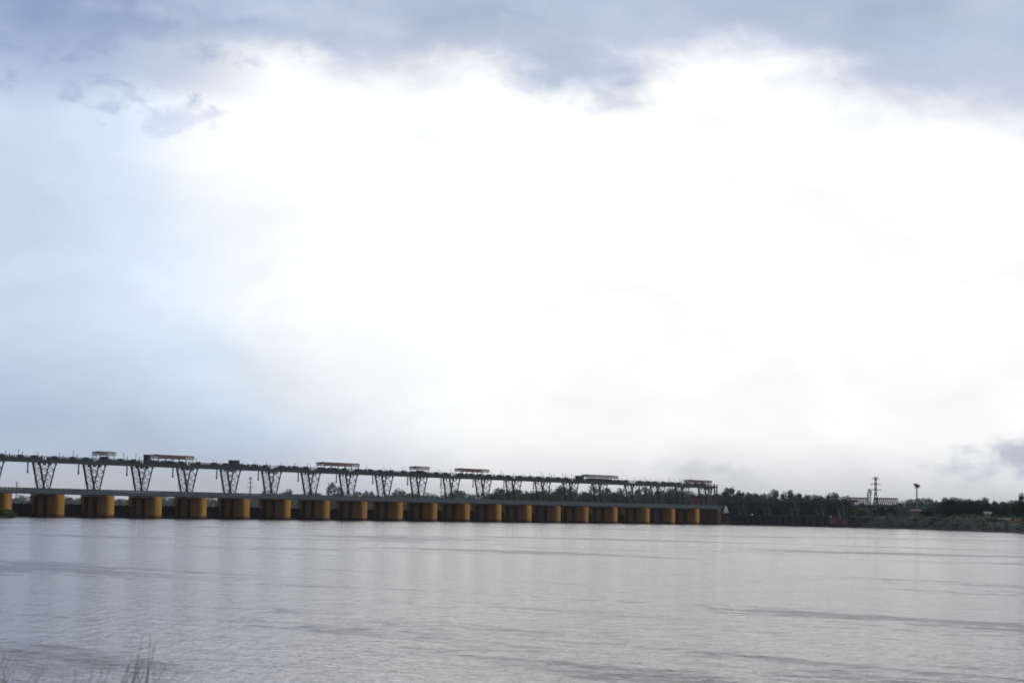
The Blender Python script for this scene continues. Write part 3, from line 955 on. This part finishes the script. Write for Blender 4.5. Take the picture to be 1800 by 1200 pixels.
while px < 1680:
    w = r.uniform(18, 28)
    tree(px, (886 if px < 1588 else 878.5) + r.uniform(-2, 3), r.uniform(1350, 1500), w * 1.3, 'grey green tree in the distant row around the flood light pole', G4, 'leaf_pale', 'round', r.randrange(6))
    px += w * 0.5
for px, top, Y, w, m, k, i, lab in (
        (1512, 894, 800, 26, 'leaf_bright', 'round', 1, 'yellow green bush under the left roof of the lock gantry'),
        (1641, 894, 700, 32, 'leaf', 'round', 2, 'low green bush between the flood light pole and the big dark tree'),
        (1690, 877, 655, 66, 'leaf_dark', 'big', 3, 'biggest dark tree with a high rounded crown on the right bank'),
        (1672, 889, 650, 36, 'leaf_dark', 'big', 2, 'dark lower crown joined to the left of the biggest dark tree'),
        (1735, 888, 645, 50, 'leaf_dark', 'big', 1, 'wide low dark tree right of the biggest dark tree'),
        (1728, 881, 720, 36, 'leaf', 'round', 4, 'green tree peeping over the low dark tree'),
        (1762, 885, 690, 24, 'leaf', 'round', 5, 'green tree just right of the dark trees'),
        (1776, 883, 710, 22, 'leaf_pale', 'round', 0, 'pale green tree behind the white sheds'),
        (1791, 882, 620, 26, 'leaf', 'round', 1, 'bushy green tree beside the right edge'),
        (1806, 870, 560, 22, 'leaf', 'tall', 2, 'tall thin crowned tree cut by the right edge')):
    tree(px, top, Y, w * 1.15, lab, G4, m, k, i)
px = 1690.0
while px < 1840:
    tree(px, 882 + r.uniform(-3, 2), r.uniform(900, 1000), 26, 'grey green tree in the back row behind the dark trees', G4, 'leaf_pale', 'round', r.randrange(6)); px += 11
px = 1645.0
while px < 1830:
    tree(px, 908 + r.uniform(-3, 3), r.uniform(655, 675), 22, 'low shrub in the hedge under the trees of the right bank', 'hedge shrubs on the right bank', 'leaf_dark', 'round', r.randrange(6), 'shrub', 'shrub'); px += 10
def scrub():
    r = random.Random(8); b = MB()
    for i in range(650):
        Y = r.uniform(450, 800); x = shore_x(Y) + r.uniform(1.0, 45) * r.random() + 1.0
        z = land_h(x, Y)
        if z < 0.5: continue
        R0 = r.uniform(.3, 1.1)
        for j in range(22):
            d = Vector((r.gauss(0, 1), r.gauss(0, 1), abs(r.gauss(0, .8)))) * R0 * .55
            p = Vector((x, Y, z)) + d; q = Vector((r.gauss(0, 1), r.gauss(0, 1), r.gauss(0, 1))).normalized()
            u = q.orthogonal().normalized() * r.uniform(.1, .28); v = q.cross(u)
            b.quad(p - u, p - v, p + u, p + v, r.randrange(2) if R0 > .6 else 1)
    tag(b.build('undergrowth', [M['leaf'], M['leaf_pale']]), 'low scrub and weeds covering the right bank', 'undergrowth', kind='stuff')


scrub()
# islet bush, left edge
tree(4, 893, 520, 34, 'yellow green bush on the low islet at the left edge', None, 'leaf_bright', 'big', 5, 'bush', 'bush')
tree(19, 901, 518, 18, 'small low bush at the right tip of the islet', None, 'leaf_bright', 'big', 4, 'bush', 'bush')

# ------------------------------------------------------------------ tall grass on the near bank
def grass():
    r = random.Random(3); b = MB()

    def blade(x, y, z, H, lean, w=0.006, side=0.0):
        n = 7; pr = None
        for i in range(n + 1):
            t = i / n
            c = Vector((x + lean * t ** 2.0 * H, y + side * t * t * H, z + H * (t - 0.12 * abs(lean) * t * t)))
            ww = w * (1 - t) ** 0.6 + 0.0008
            L_, R_ = c + Vector((-ww, 0, 0)), c + Vector((ww, ww * .7, 0))
            if pr: b.quad(pr[0], pr[1], R_, L_)
            pr = (L_, R_)
    Yb = 11.5

    def g(px, pytop, lean, w=0.006):
        Y = Yb + r.uniform(-.8, .8)
        zb = land_h(Xat(px, Y), Y) - 0.03; zt = Zat(px, pytop, Y); H = (zt - zb) / (1 - 0.12 * abs(lean))
        blade(Xat(px, Y) - lean * H, Y, zb, H, lean, w, r.uniform(-.15, .15))
    for px, top, lean in ((262, 1104, .10), (282, 1106, .04), (288, 1118, .12), (276, 1130, -.02), (259, 1140, .16), (245, 1150, .12), (237, 1146, .15), (268, 1150, .05),
                          (168, 1152, .08), (178, 1168, -.04), (190, 1172, .10), (195, 1160, .12), (127, 1176, 0.0), (146, 1185, -.05), (142, 1172, .03), (320, 1176, .38), (330, 1186, .45),
                          (80, 1160, .25), (66, 1172, .3), (40, 1160, .28), (20, 1150, .22), (10, 1168, .3), (52, 1150, .3), (30, 1140, .2), (226, 1165, .05), (232, 1180, -.08)):
        g(px, top, lean, r.uniform(.0028, .0045))
    for i in range(45):
        c, s_, t0 = r.choice(((270, 22, 1150), (258, 14, 1160), (25, 38, 1162), (60, 30, 1172), (172, 20, 1182), (300, 25, 1182)))
        g(r.gauss(c, s_), t0 + abs(r.gauss(0, 22)), r.uniform(-.1, .35), r.uniform(.002, .0045))
    for i in range(2500):                       # short growth over the whole near bank
        x, y = r.uniform(-7, 7), r.uniform(1.5, 12.5)
        blade(x, y, land_h(x, y) - .02, r.uniform(.15, .5), r.uniform(-.4, .4), .004, r.uniform(-.3, .3))
    tag(b.build('grass', M['grass']), 'thin tall grass blades on the near bank at the lower left', 'grass', kind='stuff')


grass()

# ------------------------------------------------------------------ haze
hb = MB().box((0, 3000, 30.0), (5400, 6200, 70.0))
hm = bpy.data.materials.new('haze_air'); hm.use_nodes = True; nt = hm.node_tree; nt.nodes.clear()
o_ = nt.nodes.new('ShaderNodeOutputMaterial'); pv = nt.nodes.new('ShaderNodeVolumePrincipled')
pv.inputs['Color'].default_value = (0.78, 0.86, 0.95, 1); pv.inputs['Density'].default_value = 0.00006
nt.links.new(pv.outputs[0], o_.inputs['Volume'])
ho = hb.build('haze', hm); tag(ho, 'thin pale haze over the river', 'haze', kind='stuff')
